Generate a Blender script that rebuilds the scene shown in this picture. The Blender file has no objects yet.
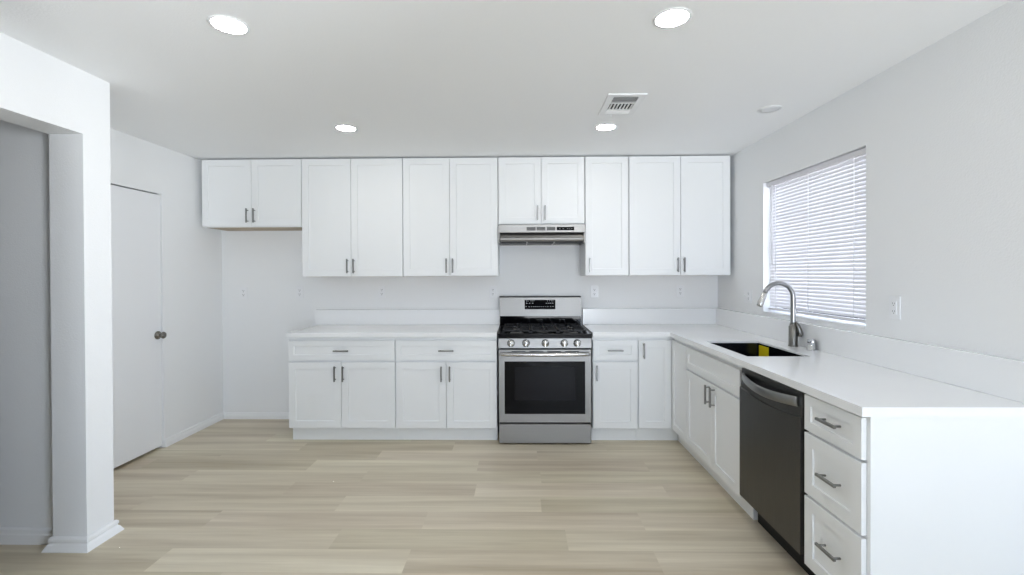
import bpy, bmesh, math, random
from mathutils import Matrix, Vector

random.seed(7)
PI = math.pi
scene = bpy.context.scene
COL = scene.collection

# ------------------------------------------------------------------ camera
W_PX, H_PX = 1024.0, 575.0
FPX, CY = 457.468, -10.595
PITCH, YAW, ROLL, CAM_H = 0.0069, -0.0167, 0.0038, 1.3944
cam_data = bpy.data.cameras.new('camera')
cam = bpy.data.objects.new('camera', cam_data)
COL.objects.link(cam)
cam_data.sensor_fit = 'HORIZONTAL'
cam_data.sensor_width = 36.0
cam_data.lens = FPX / W_PX * 36.0
cam_data.shift_y = CY / W_PX
cam_data.clip_start = 0.02
_f = Vector((math.sin(YAW) * math.cos(PITCH), math.cos(YAW) * math.cos(PITCH), -math.sin(PITCH)))
_r = Vector((math.cos(YAW), -math.sin(YAW), 0.0))
_d = _f.cross(_r)
_r2 = _r * math.cos(ROLL) + _d * math.sin(ROLL)
_d2 = _d * math.cos(ROLL) - _r * math.sin(ROLL)
_m = Matrix((( _r2.x, -_d2.x, -_f.x, 0.0), (_r2.y, -_d2.y, -_f.y, 0.0), (_r2.z, -_d2.z, -_f.z, CAM_H), (0, 0, 0, 1)))
cam.matrix_world = _m
scene.camera = cam

# ------------------------------------------------------------------ world, daylight, exposure
world = bpy.data.worlds.new('daylight')
scene.world = world
world.use_nodes = True
_wt = world.node_tree
_bg = _wt.nodes['Background']
_bg.inputs['Strength'].default_value = 23.0
# pale overcast sky above, lower half made brighter to throw light onto the ceiling
_tc = _wt.nodes.new('ShaderNodeTexCoord'); _sx = _wt.nodes.new('ShaderNodeSeparateXYZ')
_cr = _wt.nodes.new('ShaderNodeValToRGB')
_mr = _wt.nodes.new('ShaderNodeMapRange'); _mr.inputs['From Min'].default_value = -1; _mr.inputs['From Max'].default_value = 1
_wt.links.new(_tc.outputs['Generated'], _sx.inputs[0]); _wt.links.new(_sx.outputs[2], _mr.inputs['Value'])
_wt.links.new(_mr.outputs['Result'], _cr.inputs['Fac'])
_e = _cr.color_ramp.elements
_e[0].position = 0.47; _e[0].color = (1.12, 1.15, 1.18, 1)
_e[1].position = 0.50; _e[1].color = (0.44, 0.505, 0.60, 1)
_wt.links.new(_cr.outputs['Color'], _bg.inputs['Color'])

def portal(name, loc, rot, sx, sy):
    l = bpy.data.lights.new(name, 'AREA')
    l.shape = 'RECTANGLE'; l.size = sx; l.size_y = sy
    l.cycles.is_portal = True
    o = bpy.data.objects.new(name, l); COL.objects.link(o)
    o.location = loc; o.rotation_euler = rot
    return o
portal('patio_door_daylight', (1.96, -0.525, 1.05), (0, PI / 2, 0), 2.1, 1.45)
portal('rear_window_daylight', (0.95, -3.06, 1.175), (PI / 2, 0, 0), 1.7, 1.95)

scene.view_settings.view_transform = 'Standard'
scene.view_settings.look = 'None'
scene.view_settings.exposure = 0.04
scene.view_settings.gamma = 1.0
scene.view_settings.use_curve_mapping = False
scene.cycles.max_bounces = 14
scene.cycles.diffuse_bounces = 10
scene.cycles.transparent_max_bounces = 24
scene.cycles.caustics_reflective = False
scene.cycles.caustics_refractive = False
scene.cycles.use_denoising = True
LAMP = 65.0         # lamp lens emission

# ------------------------------------------------------------------ materials
def srgb(r, g, b):
    def c(v):
        v /= 255.0
        return v / 12.92 if v <= 0.04045 else ((v + 0.055) / 1.055) ** 2.4
    return (c(r), c(g), c(b), 1)

def new_mat(name):
    m = bpy.data.materials.new(name); m.use_nodes = True
    return m, m.node_tree, m.node_tree.nodes['Principled BSDF']

def pmat(name, color, rough=0.5, metal=0.0, bump=None, spec=0.5, var=0.0, coat=0.0):
    m, nt, b = new_mat(name)
    b.inputs['Base Color'].default_value = color
    b.inputs['Roughness'].default_value = rough
    b.inputs['Metallic'].default_value = metal
    b.inputs['Specular IOR Level'].default_value = spec
    b.inputs['Coat Weight'].default_value = coat
    tc = nt.nodes.new('ShaderNodeTexCoord')
    if bump:
        n = nt.nodes.new('ShaderNodeTexNoise'); n.inputs['Scale'].default_value = bump[0]
        n.inputs['Detail'].default_value = 3
        nt.links.new(tc.outputs['Object'], n.inputs['Vector'])
        bp = nt.nodes.new('ShaderNodeBump'); bp.inputs['Strength'].default_value = bump[1]
        bp.inputs['Distance'].default_value = bump[2]
        nt.links.new(n.outputs['Fac'], bp.inputs['Height'])
        nt.links.new(bp.outputs['Normal'], b.inputs['Normal'])
    if var:
        n = nt.nodes.new('ShaderNodeTexNoise'); n.inputs['Scale'].default_value = 3.0
        nt.links.new(tc.outputs['Object'], n.inputs['Vector'])
        r = nt.nodes.new('ShaderNodeMapRange')
        r.inputs['To Min'].default_value = max(0.02, rough - var); r.inputs['To Max'].default_value = rough + var
        nt.links.new(n.outputs['Fac'], r.inputs['Value'])
        nt.links.new(r.outputs['Result'], b.inputs['Roughness'])
    return m

def brushed(name, color, rough, axis=0, amount=0.12, aniso=0.0):
    """brushed metal: fine streaks along one axis drive the roughness and a tiny bump"""
    m, nt, b = new_mat(name)
    b.inputs['Base Color'].default_value = color
    b.inputs['Metallic'].default_value = 1.0
    tc = nt.nodes.new('ShaderNodeTexCoord'); mp = nt.nodes.new('ShaderNodeMapping')
    sc = [260, 260, 260]; sc[axis] = 3
    mp.inputs['Scale'].default_value = sc
    n = nt.nodes.new('ShaderNodeTexNoise'); n.inputs['Scale'].default_value = 1.0; n.inputs['Detail'].default_value = 2
    nt.links.new(tc.outputs['Object'], mp.inputs['Vector']); nt.links.new(mp.outputs['Vector'], n.inputs['Vector'])
    r = nt.nodes.new('ShaderNodeMapRange')
    r.inputs['To Min'].default_value = rough - amount; r.inputs['To Max'].default_value = rough + amount
    nt.links.new(n.outputs['Fac'], r.inputs['Value']); nt.links.new(r.outputs['Result'], b.inputs['Roughness'])
    bp = nt.nodes.new('ShaderNodeBump'); bp.inputs['Strength'].default_value = 0.08; bp.inputs['Distance'].default_value = 0.001
    nt.links.new(n.outputs['Fac'], bp.inputs['Height']); nt.links.new(bp.outputs['Normal'], b.inputs['Normal'])
    return m

M = {}
M['wall'] = pmat('wall_paint', (0.82, 0.83, 0.84, 1), 0.75, bump=(140, 0.25, 0.004), spec=0.3)
M['bounce_cut'] = pmat('dark_bounce_cut', (0.22, 0.225, 0.235, 1), 0.75, bump=(140, 0.25, 0.004), spec=0.3)  # dark tone for unseen walls, added to cut light bounced onto the right wall
M['ceiling'] = pmat('ceiling_paint', (0.87, 0.88, 0.89, 1), 0.8, bump=(120, 0.3, 0.004), spec=0.3)
M['trim'] = pmat('trim_paint', (0.84, 0.85, 0.86, 1), 0.4)
M['door'] = pmat('door_paint', (0.82, 0.83, 0.85, 1), 0.45)
M['cabinet'] = pmat('cabinet_paint', (0.815, 0.83, 0.84, 1), 0.38, bump=(30, 0.02, 0.002))
M['ply'] = pmat('plywood', srgb(176, 160, 138), 0.6, bump=(60, 0.1, 0.001))
M['quartz'] = pmat('white_quartz', (0.86, 0.87, 0.88, 1), 0.16, var=0.04)
M['nickel'] = brushed('brushed_nickel', (0.27, 0.27, 0.265, 1), 0.34, 2)
M['steel'] = brushed('stainless_steel', (0.31, 0.302, 0.29, 1), 0.45, 0)
M['steel_bright'] = brushed('polished_steel', (0.56, 0.55, 0.535, 1), 0.25, 0)
M['steel_dark'] = brushed('charcoal_steel', (0.115, 0.112, 0.105, 1), 0.36, 2)
M['chrome'] = pmat('chrome', (0.58, 0.59, 0.61, 1), 0.12, 1.0, var=0.03)
M['gunmetal'] = brushed('gunmetal', (0.21, 0.205, 0.19, 1), 0.30, 2)
M['gunmetal_pale'] = brushed('pale_gunmetal', (0.33, 0.33, 0.33, 1), 0.32, 2)
M['sink'] = pmat('dark_sink_steel', (0.045, 0.052, 0.065, 1), 0.22, 0.9, var=0.05)
M['enamel'] = pmat('black_enamel', (0.006, 0.006, 0.007, 1), 0.16, var=0.04, spec=0.12)
M['glass_black'] = pmat('black_glass', (0.003, 0.003, 0.004, 1), 0.06, var=0.02, spec=0.14)
M['glass_inner'] = pmat('oven_inner_glass', (0.009, 0.009, 0.011, 1), 0.12, var=0.02, spec=0.14)
M['iron'] = pmat('cast_iron', (0.010, 0.010, 0.011, 1), 0.45, spec=0.3, bump=(200, 0.2, 0.001))
M['burner'] = pmat('burner_metal', (0.2, 0.2, 0.2, 1), 0.35, 0.9, var=0.05)
M['plastic_black'] = pmat('black_plastic', (0.008, 0.008, 0.009, 1), 0.4, bump=(90, 0.05, 0.001), spec=0.25)
M['filter'] = pmat('filter_mesh', (0.05, 0.05, 0.05, 1), 0.5, 0.7, bump=(300, 0.5, 0.002))
M['mark'] = pmat('pale_print', (0.55, 0.57, 0.58, 1), 0.5)
M['plate'] = pmat('white_plastic', (0.82, 0.83, 0.85, 1), 0.35, bump=(50, 0.02, 0.001))
M['slot'] = pmat('dark_slot', (0.03, 0.03, 0.032, 1), 0.6, bump=(50, 0.02, 0.001))
M['vent'] = pmat('vent_enamel', (0.82, 0.83, 0.84, 1), 0.45, bump=(50, 0.02, 0.001))
M['duct'] = pmat('duct_dark', (0.012, 0.012, 0.012, 1), 0.8, bump=(50, 0.05, 0.001))
M['yellow'] = pmat('yellow_sticker', srgb(225, 205, 15), 0.5, bump=(60, 0.02, 0.001))
M['knob_metal'] = brushed('dark_satin_nickel', (0.22, 0.21, 0.19, 1), 0.26, 0)

def emat(name, color, strength):
    m, nt, b = new_mat(name)
    b.inputs['Base Color'].default_value = (0.8, 0.8, 0.8, 1)
    b.inputs['Emission Color'].default_value = color
    b.inputs['Emission Strength'].default_value = strength
    return m
M['lamp'] = emat('lamp_lens', (1.0, 0.98, 0.95, 1), LAMP)
M['lens_off'] = pmat('lens_frosted', (0.80, 0.81, 0.83, 1), 0.4, bump=(50, 0.02, 0.001))

def slat_mat():
    m = bpy.data.materials.new('blind_vinyl'); m.use_nodes = True
    nt = m.node_tree; nt.nodes.clear()
    out = nt.nodes.new('ShaderNodeOutputMaterial')
    d = nt.nodes.new('ShaderNodeBsdfPrincipled'); d.inputs['Base Color'].default_value = (0.72, 0.71, 0.74, 1); d.inputs['Roughness'].default_value = 0.45
    t = nt.nodes.new('ShaderNodeBsdfTranslucent'); t.inputs['Color'].default_value = (0.80, 0.80, 0.86, 1)
    n = nt.nodes.new('ShaderNodeTexNoise'); n.inputs['Scale'].default_value = 40
    r = nt.nodes.new('ShaderNodeMapRange'); r.inputs['To Min'].default_value = 0.022; r.inputs['To Max'].default_value = 0.029
    nt.links.new(n.outputs['Fac'], r.inputs['Value'])
    mx = nt.nodes.new('ShaderNodeMixShader'); nt.links.new(r.outputs['Result'], mx.inputs['Fac'])
    nt.links.new(d.outputs[0], mx.inputs[1]); nt.links.new(t.outputs[0], mx.inputs[2]); nt.links.new(mx.outputs[0], out.inputs['Surface'])
    return m
M['slat'] = slat_mat()
M['cord'] = pmat('white_cord', (0.88, 0.88, 0.9, 1), 0.7, bump=(400, 0.1, 0.0005))

def glass_mat():
    m = bpy.data.materials.new('window_glass'); m.use_nodes = True
    nt = m.node_tree; nt.nodes.clear()
    out = nt.nodes.new('ShaderNodeOutputMaterial')
    t = nt.nodes.new('ShaderNodeBsdfTransparent'); t.inputs['Color'].default_value = (0.96, 0.97, 0.98, 1)
    g = nt.nodes.new('ShaderNodeBsdfGlossy'); g.inputs['Roughness'].default_value = 0.02
    f = nt.nodes.new('ShaderNodeFresnel'); f.inputs['IOR'].default_value = 1.45
    mx = nt.nodes.new('ShaderNodeMixShader')
    nt.links.new(f.outputs[0], mx.inputs['Fac']); nt.links.new(t.outputs[0], mx.inputs[1]); nt.links.new(g.outputs[0], mx.inputs[2])
    nt.links.new(mx.outputs[0], out.inputs['Surface'])
    return m
M['glass'] = glass_mat()

def floor_mat():
    m, nt, b = new_mat('oak_vinyl_planks')
    L = nt.links.new; N = nt.nodes.new
    tc = N('ShaderNodeTexCoord')
    at = N('ShaderNodeAttribute'); at.attribute_name = 'tone'
    sd = N('ShaderNodeAttribute'); sd.attribute_name = 'seed'
    # grain coordinates: stretched along x, shifted per plank
    sep = N('ShaderNodeSeparateXYZ'); L(tc.outputs['Object'], sep.inputs[0])
    mulx = N('ShaderNodeMath'); mulx.operation = 'MULTIPLY'; mulx.inputs[1].default_value = 0.55; L(sep.outputs[0], mulx.inputs[0])
    muly = N('ShaderNodeMath'); muly.operation = 'MULTIPLY'; muly.inputs[1].default_value = 11.0; L(sep.outputs[1], muly.inputs[0])
    muls = N('ShaderNodeMath'); muls.operation = 'MULTIPLY'; muls.inputs[1].default_value = 57.0; L(sd.outputs['Fac'], muls.inputs[0])
    cmb = N('ShaderNodeCombineXYZ'); L(mulx.outputs[0], cmb.inputs[0]); L(muly.outputs[0], cmb.inputs[1]); L(muls.outputs[0], cmb.inputs[2])
    n1 = N('ShaderNodeTexNoise'); n1.inputs['Scale'].default_value = 1.0; n1.inputs['Detail'].default_value = 5; n1.inputs['Roughness'].default_value = 0.55
    n1.inputs['Distortion'].default_value = 0.3
    L(cmb.outputs[0], n1.inputs['Vector'])
    n2 = N('ShaderNodeTexNoise'); n2.inputs['Scale'].default_value = 7.0; n2.inputs['Detail'].default_value = 4
    L(cmb.outputs[0], n2.inputs['Vector'])
    # value = tone + grain
    a1 = N('ShaderNodeMath'); a1.operation = 'MULTIPLY_ADD'; a1.inputs[1].default_value = 1.55; L(n1.outputs['Fac'], a1.inputs[0]); L(at.outputs['Fac'], a1.inputs[2])
    a2 = N('ShaderNodeMath'); a2.operation = 'MULTIPLY_ADD'; a2.inputs[1].default_value = 0.30; L(n2.outputs['Fac'], a2.inputs[0]); L(a1.outputs[0], a2.inputs[2])
    sub = N('ShaderNodeMath'); sub.operation = 'SUBTRACT'; sub.inputs[1].default_value = 0.925; L(a2.outputs[0], sub.inputs[0])
    cr = N('ShaderNodeValToRGB'); e = cr.color_ramp.elements
    e[0].position = 0.0; e[0].color = FLOOR_DARK
    e[1].position = 1.0; e[1].color = FLOOR_LIGHT
    L(sub.outputs[0], cr.inputs['Fac'])
    # slight pinkish / greenish drift between planks
    hs = N('ShaderNodeHueSaturation'); L(cr.outputs['Color'], hs.inputs['Color'])
    hm = N('ShaderNodeMapRange'); hm.inputs['To Min'].default_value = 0.500; hm.inputs['To Max'].default_value = 0.515
    L(sd.outputs['Fac'], hm.inputs['Value']); L(hm.outputs['Result'], hs.inputs['Hue'])
    L(hs.outputs['Color'], b.inputs['Base Color'])
    rr = N('ShaderNodeMapRange'); rr.inputs['To Min'].default_value = 0.34; rr.inputs['To Max'].default_value = 0.48
    L(n2.outputs['Fac'], rr.inputs['Value']); L(rr.outputs['Result'], b.inputs['Roughness'])
    bp = N('ShaderNodeBump'); bp.inputs['Strength'].default_value = 0.12; bp.inputs['Distance'].default_value = 0.002
    L(n2.outputs['Fac'], bp.inputs['Height']); L(bp.outputs['Normal'], b.inputs['Normal'])
    return m
FLOOR_DARK = srgb(169, 152, 129)
FLOOR_LIGHT = srgb(227, 217, 197)
M['floor'] = floor_mat()

# ------------------------------------------------------------------ mesh helpers
def box(bm, x0, x1, y0, y1, z0, z1, bev=0.0, seg=1, mx=None):
    x0, x1 = min(x0, x1), max(x0, x1); y0, y1 = min(y0, y1), max(y0, y1); z0, z1 = min(z0, z1), max(z0, z1)
    vs = [bm.verts.new(p) for p in ((x0, y0, z0), (x1, y0, z0), (x1, y1, z0), (x0, y1, z0),
                                    (x0, y0, z1), (x1, y0, z1), (x1, y1, z1), (x0, y1, z1))]
    fs = [bm.faces.new([vs[i] for i in q]) for q in ((0, 3, 2, 1), (4, 5, 6, 7), (0, 1, 5, 4), (1, 2, 6, 5), (2, 3, 7, 6), (3, 0, 4, 7))]
    out = list(vs)
    if bev:
        es = list({e for f in fs for e in f.edges})
        r = bmesh.ops.bevel(bm, geom=es, offset=bev, segments=seg, profile=0.6, affect='EDGES')
        out = list({v for v in r['verts']} | {v for v in vs if v.is_valid})
    if mx is not None:
        for v in out:
            v.co = mx @ v.co
    return out

def cyl(bm, p0, p1, r0, r1=None, seg=20, caps=True):
    """tapered cylinder between two points"""
    r1 = r0 if r1 is None else r1
    p0, p1 = Vector(p0), Vector(p1); d = (p1 - p0).normalized()
    a = d.orthogonal().normalized(); b = d.cross(a)
    A = [bm.verts.new(p0 + (a * math.cos(2 * PI * i / seg) + b * math.sin(2 * PI * i / seg)) * r0) for i in range(seg)]
    B = [bm.verts.new(p1 + (a * math.cos(2 * PI * i / seg) + b * math.sin(2 * PI * i / seg)) * r1) for i in range(seg)]
    for i in range(seg):
        j = (i + 1) % seg
        bm.faces.new((A[i], A[j], B[j], B[i])).smooth = True
    if caps:
        bm.faces.new(A[::-1]); bm.faces.new(B)

def lathe(bm, center, axis, prof, seg=28, cap0=True, cap1=True):
    """prof = [(distance along axis, radius), ...]"""
    c = Vector(center); d = Vector(axis).normalized(); a = d.orthogonal().normalized(); b = d.cross(a)
    rings = []
    for (t, r) in prof:
        rings.append([bm.verts.new(c + d * t + (a * math.cos(2 * PI * i / seg) + b * math.sin(2 * PI * i / seg)) * max(r, 1e-4)) for i in range(seg)])
    for k in range(len(rings) - 1):
        for i in range(seg):
            j = (i + 1) % seg
            f = bm.faces.new((rings[k][i], rings[k][j], rings[k + 1][j], rings[k + 1][i])); f.smooth = True
    if cap0: bm.faces.new(rings[0][::-1])
    if cap1: bm.faces.new(rings[-1])

def tube(bm, pts, radii, seg=16, squash=None):
    """swept tube through points (parallel transport); squash=(sa,sb) for an oval section"""
    pts = [Vector(p) for p in pts]
    if not isinstance(radii, (list, tuple)): radii = [radii] * len(pts)
    t0 = (pts[1] - pts[0]).normalized(); a = t0.orthogonal().normalized()
    if squash: a = Vector((0, 0, 1)) - t0 * t0.z; a.normalize()
    rings = []
    for i, p in enumerate(pts):
        t = (pts[min(i + 1, len(pts) - 1)] - pts[max(i - 1, 0)]).normalized()
        a = (a - t * a.dot(t)).normalized(); b = t.cross(a)
        sa, sb = squash if squash else (1, 1)
        rings.append([bm.verts.new(p + (a * math.cos(2 * PI * k / seg) * sa + b * math.sin(2 * PI * k / seg) * sb) * radii[i]) for k in range(seg)])
    for i in range(len(rings) - 1):
        for k in range(seg):
            j = (k + 1) % seg
            bm.faces.new((rings[i][k], rings[i][j], rings[i + 1][j], rings[i + 1][k])).smooth = True
    bm.faces.new(rings[0][::-1]); bm.faces.new(rings[-1])

def prism(bm, prof, x0, x1):
    """profile [(y,z)...] extruded along x"""
    A = [bm.verts.new((x0, y, z)) for y, z in prof]; B = [bm.verts.new((x1, y, z)) for y, z in prof]
    n = len(prof)
    for i in range(n):
        j = (i + 1) % n
        bm.faces.new((A[i], A[j], B[j], B[i]))
    bm.faces.new(A[::-1]); bm.faces.new(B)

def poly(bm, pts, z0, z1):
    """plan outline [(x,y)...] extruded in z"""
    A = [bm.verts.new((x, y, z0)) for x, y in pts]; B = [bm.verts.new((x, y, z1)) for x, y in pts]
    n = len(pts)
    for i in range(n):
        j = (i + 1) % n
        bm.faces.new((A[i], A[j], B[j], B[i]))
    bm.faces.new(A[::-1]); bm.faces.new(B)

def obj(name, bm, mat, parent=None, label=None):
    bmesh.ops.recalc_face_normals(bm, faces=bm.faces[:])
    me = bpy.data.meshes.new(name); bm.to_mesh(me); bm.free()
    me.materials.append(M[mat] if isinstance(mat, str) else mat)
    o = bpy.data.objects.new(name, me); COL.objects.link(o)
    if parent is not None: o.parent = parent
    if label: o['label'] = label
    return o

def thing(name, label, cat, loc=(0, 0, 0), rotz=0.0, group=None):
    o = bpy.data.objects.new(name, None); COL.objects.link(o)
    o.empty_display_size = 0.1
    o.location = loc; o.rotation_euler = (0, 0, rotz)
    tag(o, label, cat, group)
    return o

def tag(o, label, cat, group=None):
    o['label'] = label; o['category'] = cat
    if group: o['group'] = group
    return o

def struct(name, bm, mat, parent=None):
    o = obj(name, bm, mat, parent)
    if parent is None: o['kind'] = 'structure'
    return o

def B(): return bmesh.new()

def one(name, mat, parent, *boxes, bev=0.0, label=None):
    bm = B()
    for b in boxes: box(bm, *b, bev=bev)
    return obj(name, bm, mat, parent, label)

# ------------------------------------------------------------------ measured planes
CEIL = 2.431
WALL_BACK, WALL_RIGHT, WALL_LEFT, WALL_STUB = 4.377, 1.882, -2.877, -2.205
UP_Y, BASE_Y, RUN_X = 4.023, 3.752, 1.239
TOP_Z, SLAB = 0.913, 0.035
CAB_TOP = TOP_Z - SLAB - 0.001
REAR = -3.0
WIN = (2.52, 3.565, 1.087, 2.085)      # kitchen window: y0, y1, z0, z1

# ------------------------------------------------------------------ floor
def build_floor():
    bm = B()
    tone = bm.faces.layers.float.new('tone'); seed = bm.faces.layers.float.new('seed')
    PW, PL = 0.185, 1.22
    joints = {2.113: -0.555, 2.298: 0.242, 2.483: -0.541, 2.668: 0.124, 2.853: -0.29, 3.038: 0.14, 3.223: -0.308, 3.408: 0.13}
    tones = {(2.113, 0): .62, (2.113, 1): .36, (2.298, 0): .42, (2.298, 1): .70, (2.483, 0): .66, (2.483, 1): .50, (2.483, -1): .30,
             (2.668, 0): .74, (2.668, 1): .22, (2.668, -1): .34, (2.853, 0): .30, (2.853, 1): .62, (2.853, 2): .30, (3.038, 0): .52, (3.038, 1): .38,
             (3.223, 0): .68, (3.223, 1): .22, (3.223, 2): .34, (3.223, -1): .28, (3.408, 0): .66, (3.408, 1): .34, (3.408, -1): .30}
    k0 = int((REAR - 2.113) / PW) - 1
    x_min, x_max, y_max = -4.2, 1.95, WALL_BACK + 0.05
    k = k0
    while True:
        y0 = round(2.113 + k * PW, 3); y1 = y0 + PW
        if y0 > y_max: break
        y1 = min(y1, y_max)
        jx = joints.get(y0, random.uniform(0, PL))
        i0 = int(math.floor((x_min - jx) / PL))
        for i in range(i0, i0 + 8):
            xa, xb = max(x_min, jx + i * PL), min(x_max, jx + (i + 1) * PL)
            if xb - xa < 0.01: continue
            f = bm.faces.new([bm.verts.new(p) for p in ((xa, y0, 0), (xb, y0, 0), (xb, y1, 0), (xa, y1, 0))])
            f[tone] = 0.5 + 0.60 * (tones.get((y0, i + 1), random.uniform(0.26, 0.68)) - 0.48); f[seed] = random.random()
        k += 1
    # slab under the planks
    bmesh.ops.recalc_face_normals(bm, faces=bm.faces[:])
    for f in bm.faces:
        if f.normal.z < 0: f.normal_flip()
    me = bpy.data.meshes.new('floor'); bm.to_mesh(me); bm.free()
    me.materials.append(M['floor'])
    o = bpy.data.objects.new('floor', me); COL.objects.link(o); o['kind'] = 'structure'
build_floor()

# ------------------------------------------------------------------ walls and ceiling
bm = B(); box(bm, -4.3, 2.1, REAR - 0.15, WALL_BACK + 0.15, CEIL, CEIL + 0.12); struct('ceiling', bm, 'ceiling')
bm = B(); box(bm, WALL_LEFT - 0.15, WALL_RIGHT + 0.15, WALL_BACK, WALL_BACK + 0.14, 0, CEIL); struct('wall_back', bm, 'wall')

def wall_with_holes(bm, axis, c0, c1, a0, a1, z0, z1, holes):
    """wall slab between c0..c1 across `axis`, spanning a0..a1; holes = [(h0,h1,hz0,hz1)]"""
    cuts = sorted(holes)
    segs = []; cur = a0
    for (h0, h1, hz0, hz1) in cuts:
        segs.append((cur, h0, z0, z1))
        if hz0 > z0: segs.append((h0, h1, z0, hz0))
        if hz1 < z1: segs.append((h0, h1, hz1, z1))
        cur = h1
    segs.append((cur, a1, z0, z1))
    for (s0, s1, q0, q1) in segs:
        if s1 - s0 < 1e-4: continue
        if axis == 'x': box(bm, c0, c1, s0, s1, q0, q1)
        else: box(bm, s0, s1, c0, c1, q0, q1)
    bmesh.ops.remove_doubles(bm, verts=bm.verts[:], dist=1e-5)

PATIO = (-1.25, 0.20, 0.0, 2.10)
bm = B(); wall_with_holes(bm, 'x', WALL_RIGHT, WALL_RIGHT + 0.14, REAR, WALL_BACK, 0, CEIL, [WIN, PATIO]); struct('wall_right', bm, 'wall')
REARWIN = (0.1, 1.8, 0.2, 2.15)
bm = B(); wall_with_holes(bm, 'y', REAR - 0.14, REAR, WALL_STUB - 0.175, WALL_RIGHT + 0.14, 0, CEIL, [REARWIN]); struct('wall_rear', bm, 'bounce_cut')
# left wall with the slab door opening
DOOR = (2.78, 3.640, 0.0, 2.045)
bm = B(); wall_with_holes(bm, 'x', WALL_LEFT - 0.14, WALL_LEFT, 2.33, WALL_BACK, 0, CEIL, [DOOR]); struct('wall_left', bm, 'wall')
bm = B()
box(bm, WALL_LEFT - 0.8, WALL_LEFT - 0.7, 2.436, 3.95, 0, CEIL); box(bm, WALL_LEFT - 0.7, WALL_LEFT - 0.14, 3.85, 3.95, 0, CEIL)
struct('wall_closet', bm, 'wall')
# short return wall that carries the wide opening to the hallway
OPEN_Z = 2.110
bm = B()
box(bm, WALL_STUB - 0.175, WALL_STUB, 2.281, 2.436, 0, CEIL)
box(bm, WALL_STUB - 0.175, WALL_STUB, 1.8, 2.281, OPEN_Z, CEIL)
box(bm, WALL_STUB - 0.175, WALL_STUB, 1.26, 1.8, 0, CEIL)
bmesh.ops.remove_doubles(bm, verts=bm.verts[:], dist=1e-5)
struct('wall_stub', bm, 'wall')
bm = B()
box(bm, WALL_STUB, -1.66, 1.26, 1.38, 0, CEIL)
box(bm, -1.78, -1.66, REAR, 1.26, 0, CEIL)
struct('wall_light_block', bm, 'bounce_cut')  # unseen wing wall added to keep rear daylight off the jamb and hall
bm = B(); box(bm, -4.2, WALL_STUB - 0.175, 2.33, 2.436, 0, CEIL); struct('wall_hall', bm, 'wall')
bm = B(); box(bm, -4.3, -4.2, REAR, 2.436, 0, CEIL); struct('wall_hall_side', bm, 'wall')
bm = B(); box(bm, -4.2, WALL_STUB - 0.175, REAR - 0.14, REAR, 0, CEIL); struct('wall_hall_rear', bm, 'wall')

# baseboards: profile with a stepped, eased top
def base_prof(h=0.082, t=0.013):
    return [(0, 0), (-t, 0), (-t, h * 0.60), (-t * 0.75, h * 0.68), (-t * 0.75, h * 0.90), (-t * 0.35, h), (0, h)]
def flare_prof(h=0.064, t=0.028):
    return [(0, 0), (-t, 0), (-t, h * 0.06), (-t * 0.62, h * 0.42), (-t * 0.38, h * 0.55), (-t * 0.38, h * 0.62), (-t * 0.50, h * 0.70), (-t * 0.48, h * 0.88), (-t * 0.22, h), (0, h)]
def baseboard(name, p0, p1, nrm, m0=0, m1=0, h=0.082, t=0.013, flare=False):
    """runs from p0 to p1 on a wall whose room-side normal is nrm; m0/m1 = +1 for outer mitre, -1 for inner"""
    bm = B()
    p0, p1, n = Vector((*p0, 0)), Vector((*p1, 0)), Vector((*nrm, 0)); d = (p1 - p0).normalized()
    pr = flare_prof(h, t) if flare else base_prof(h, t); A = []; Bv = []
    for (y, z) in pr:
        off = -y
        A.append(bm.verts.new(p0 + n * off - d * (off * m0) + Vector((0, 0, z))))
        Bv.append(bm.verts.new(p1 + n * off + d * (off * m1) + Vector((0, 0, z))))
    k = len(pr)
    for i in range(k):
        j = (i + 1) % k
        bm.faces.new((A[i], A[j], Bv[j], Bv[i]))
    bm.faces.new(A[::-1]); bm.faces.new(Bv)
    return struct(name, bm, 'trim')
baseboard('baseboard_left', (WALL_LEFT, DOOR[1] + 0.004), (WALL_LEFT, WALL_BACK), (1, 0), 0, -1, h=0.068)
baseboard('baseboard_back', (WALL_LEFT, WALL_BACK), (-1.921, WALL_BACK), (0, -1), -1, 0, h=0.062)
baseboard('baseboard_stub', (WALL_STUB, 2.281), (WALL_STUB, 2.436), (1, 0), 1, 1, h=0.066, t=0.030, flare=True)
baseboard('baseboard_jamb', (WALL_STUB - 0.175, 2.281), (WALL_STUB, 2.281), (0, -1), 1, 1, h=0.066, t=0.030, flare=True)
baseboard('baseboard_hall', (-4.2, 2.33), (WALL_STUB - 0.175, 2.33), (0, -1), 0, 0, h=0.082)

# ------------------------------------------------------------------ hall / closet slab door
t = thing('door_1', 'plain white flush slab door in the left wall with a dark knob', 'door', (WALL_LEFT - 0.012, 0, 0))
t['kind'] = 'structure'
bm = B(); box(bm, -0.035, 0.0, DOOR[0] + 0.005, DOOR[1] - 0.004, 0.020, DOOR[3] - 0.009, bev=0.002); obj('door_slab', bm, 'door', t)
bm = B()
kc = (0.0, 3.598, 0.915)
lathe(bm, kc, (1, 0, 0), [(0, .033), (.006, .033), (.010, .028), (.013, .014), (.030, .012), (.034, .018), (.040, .025), (.048, .0275), (.055, .024), (.059, .014), (.0595, .001)])
obj('knob', bm, 'knob_metal', t, 'dark satin door knob')
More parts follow.
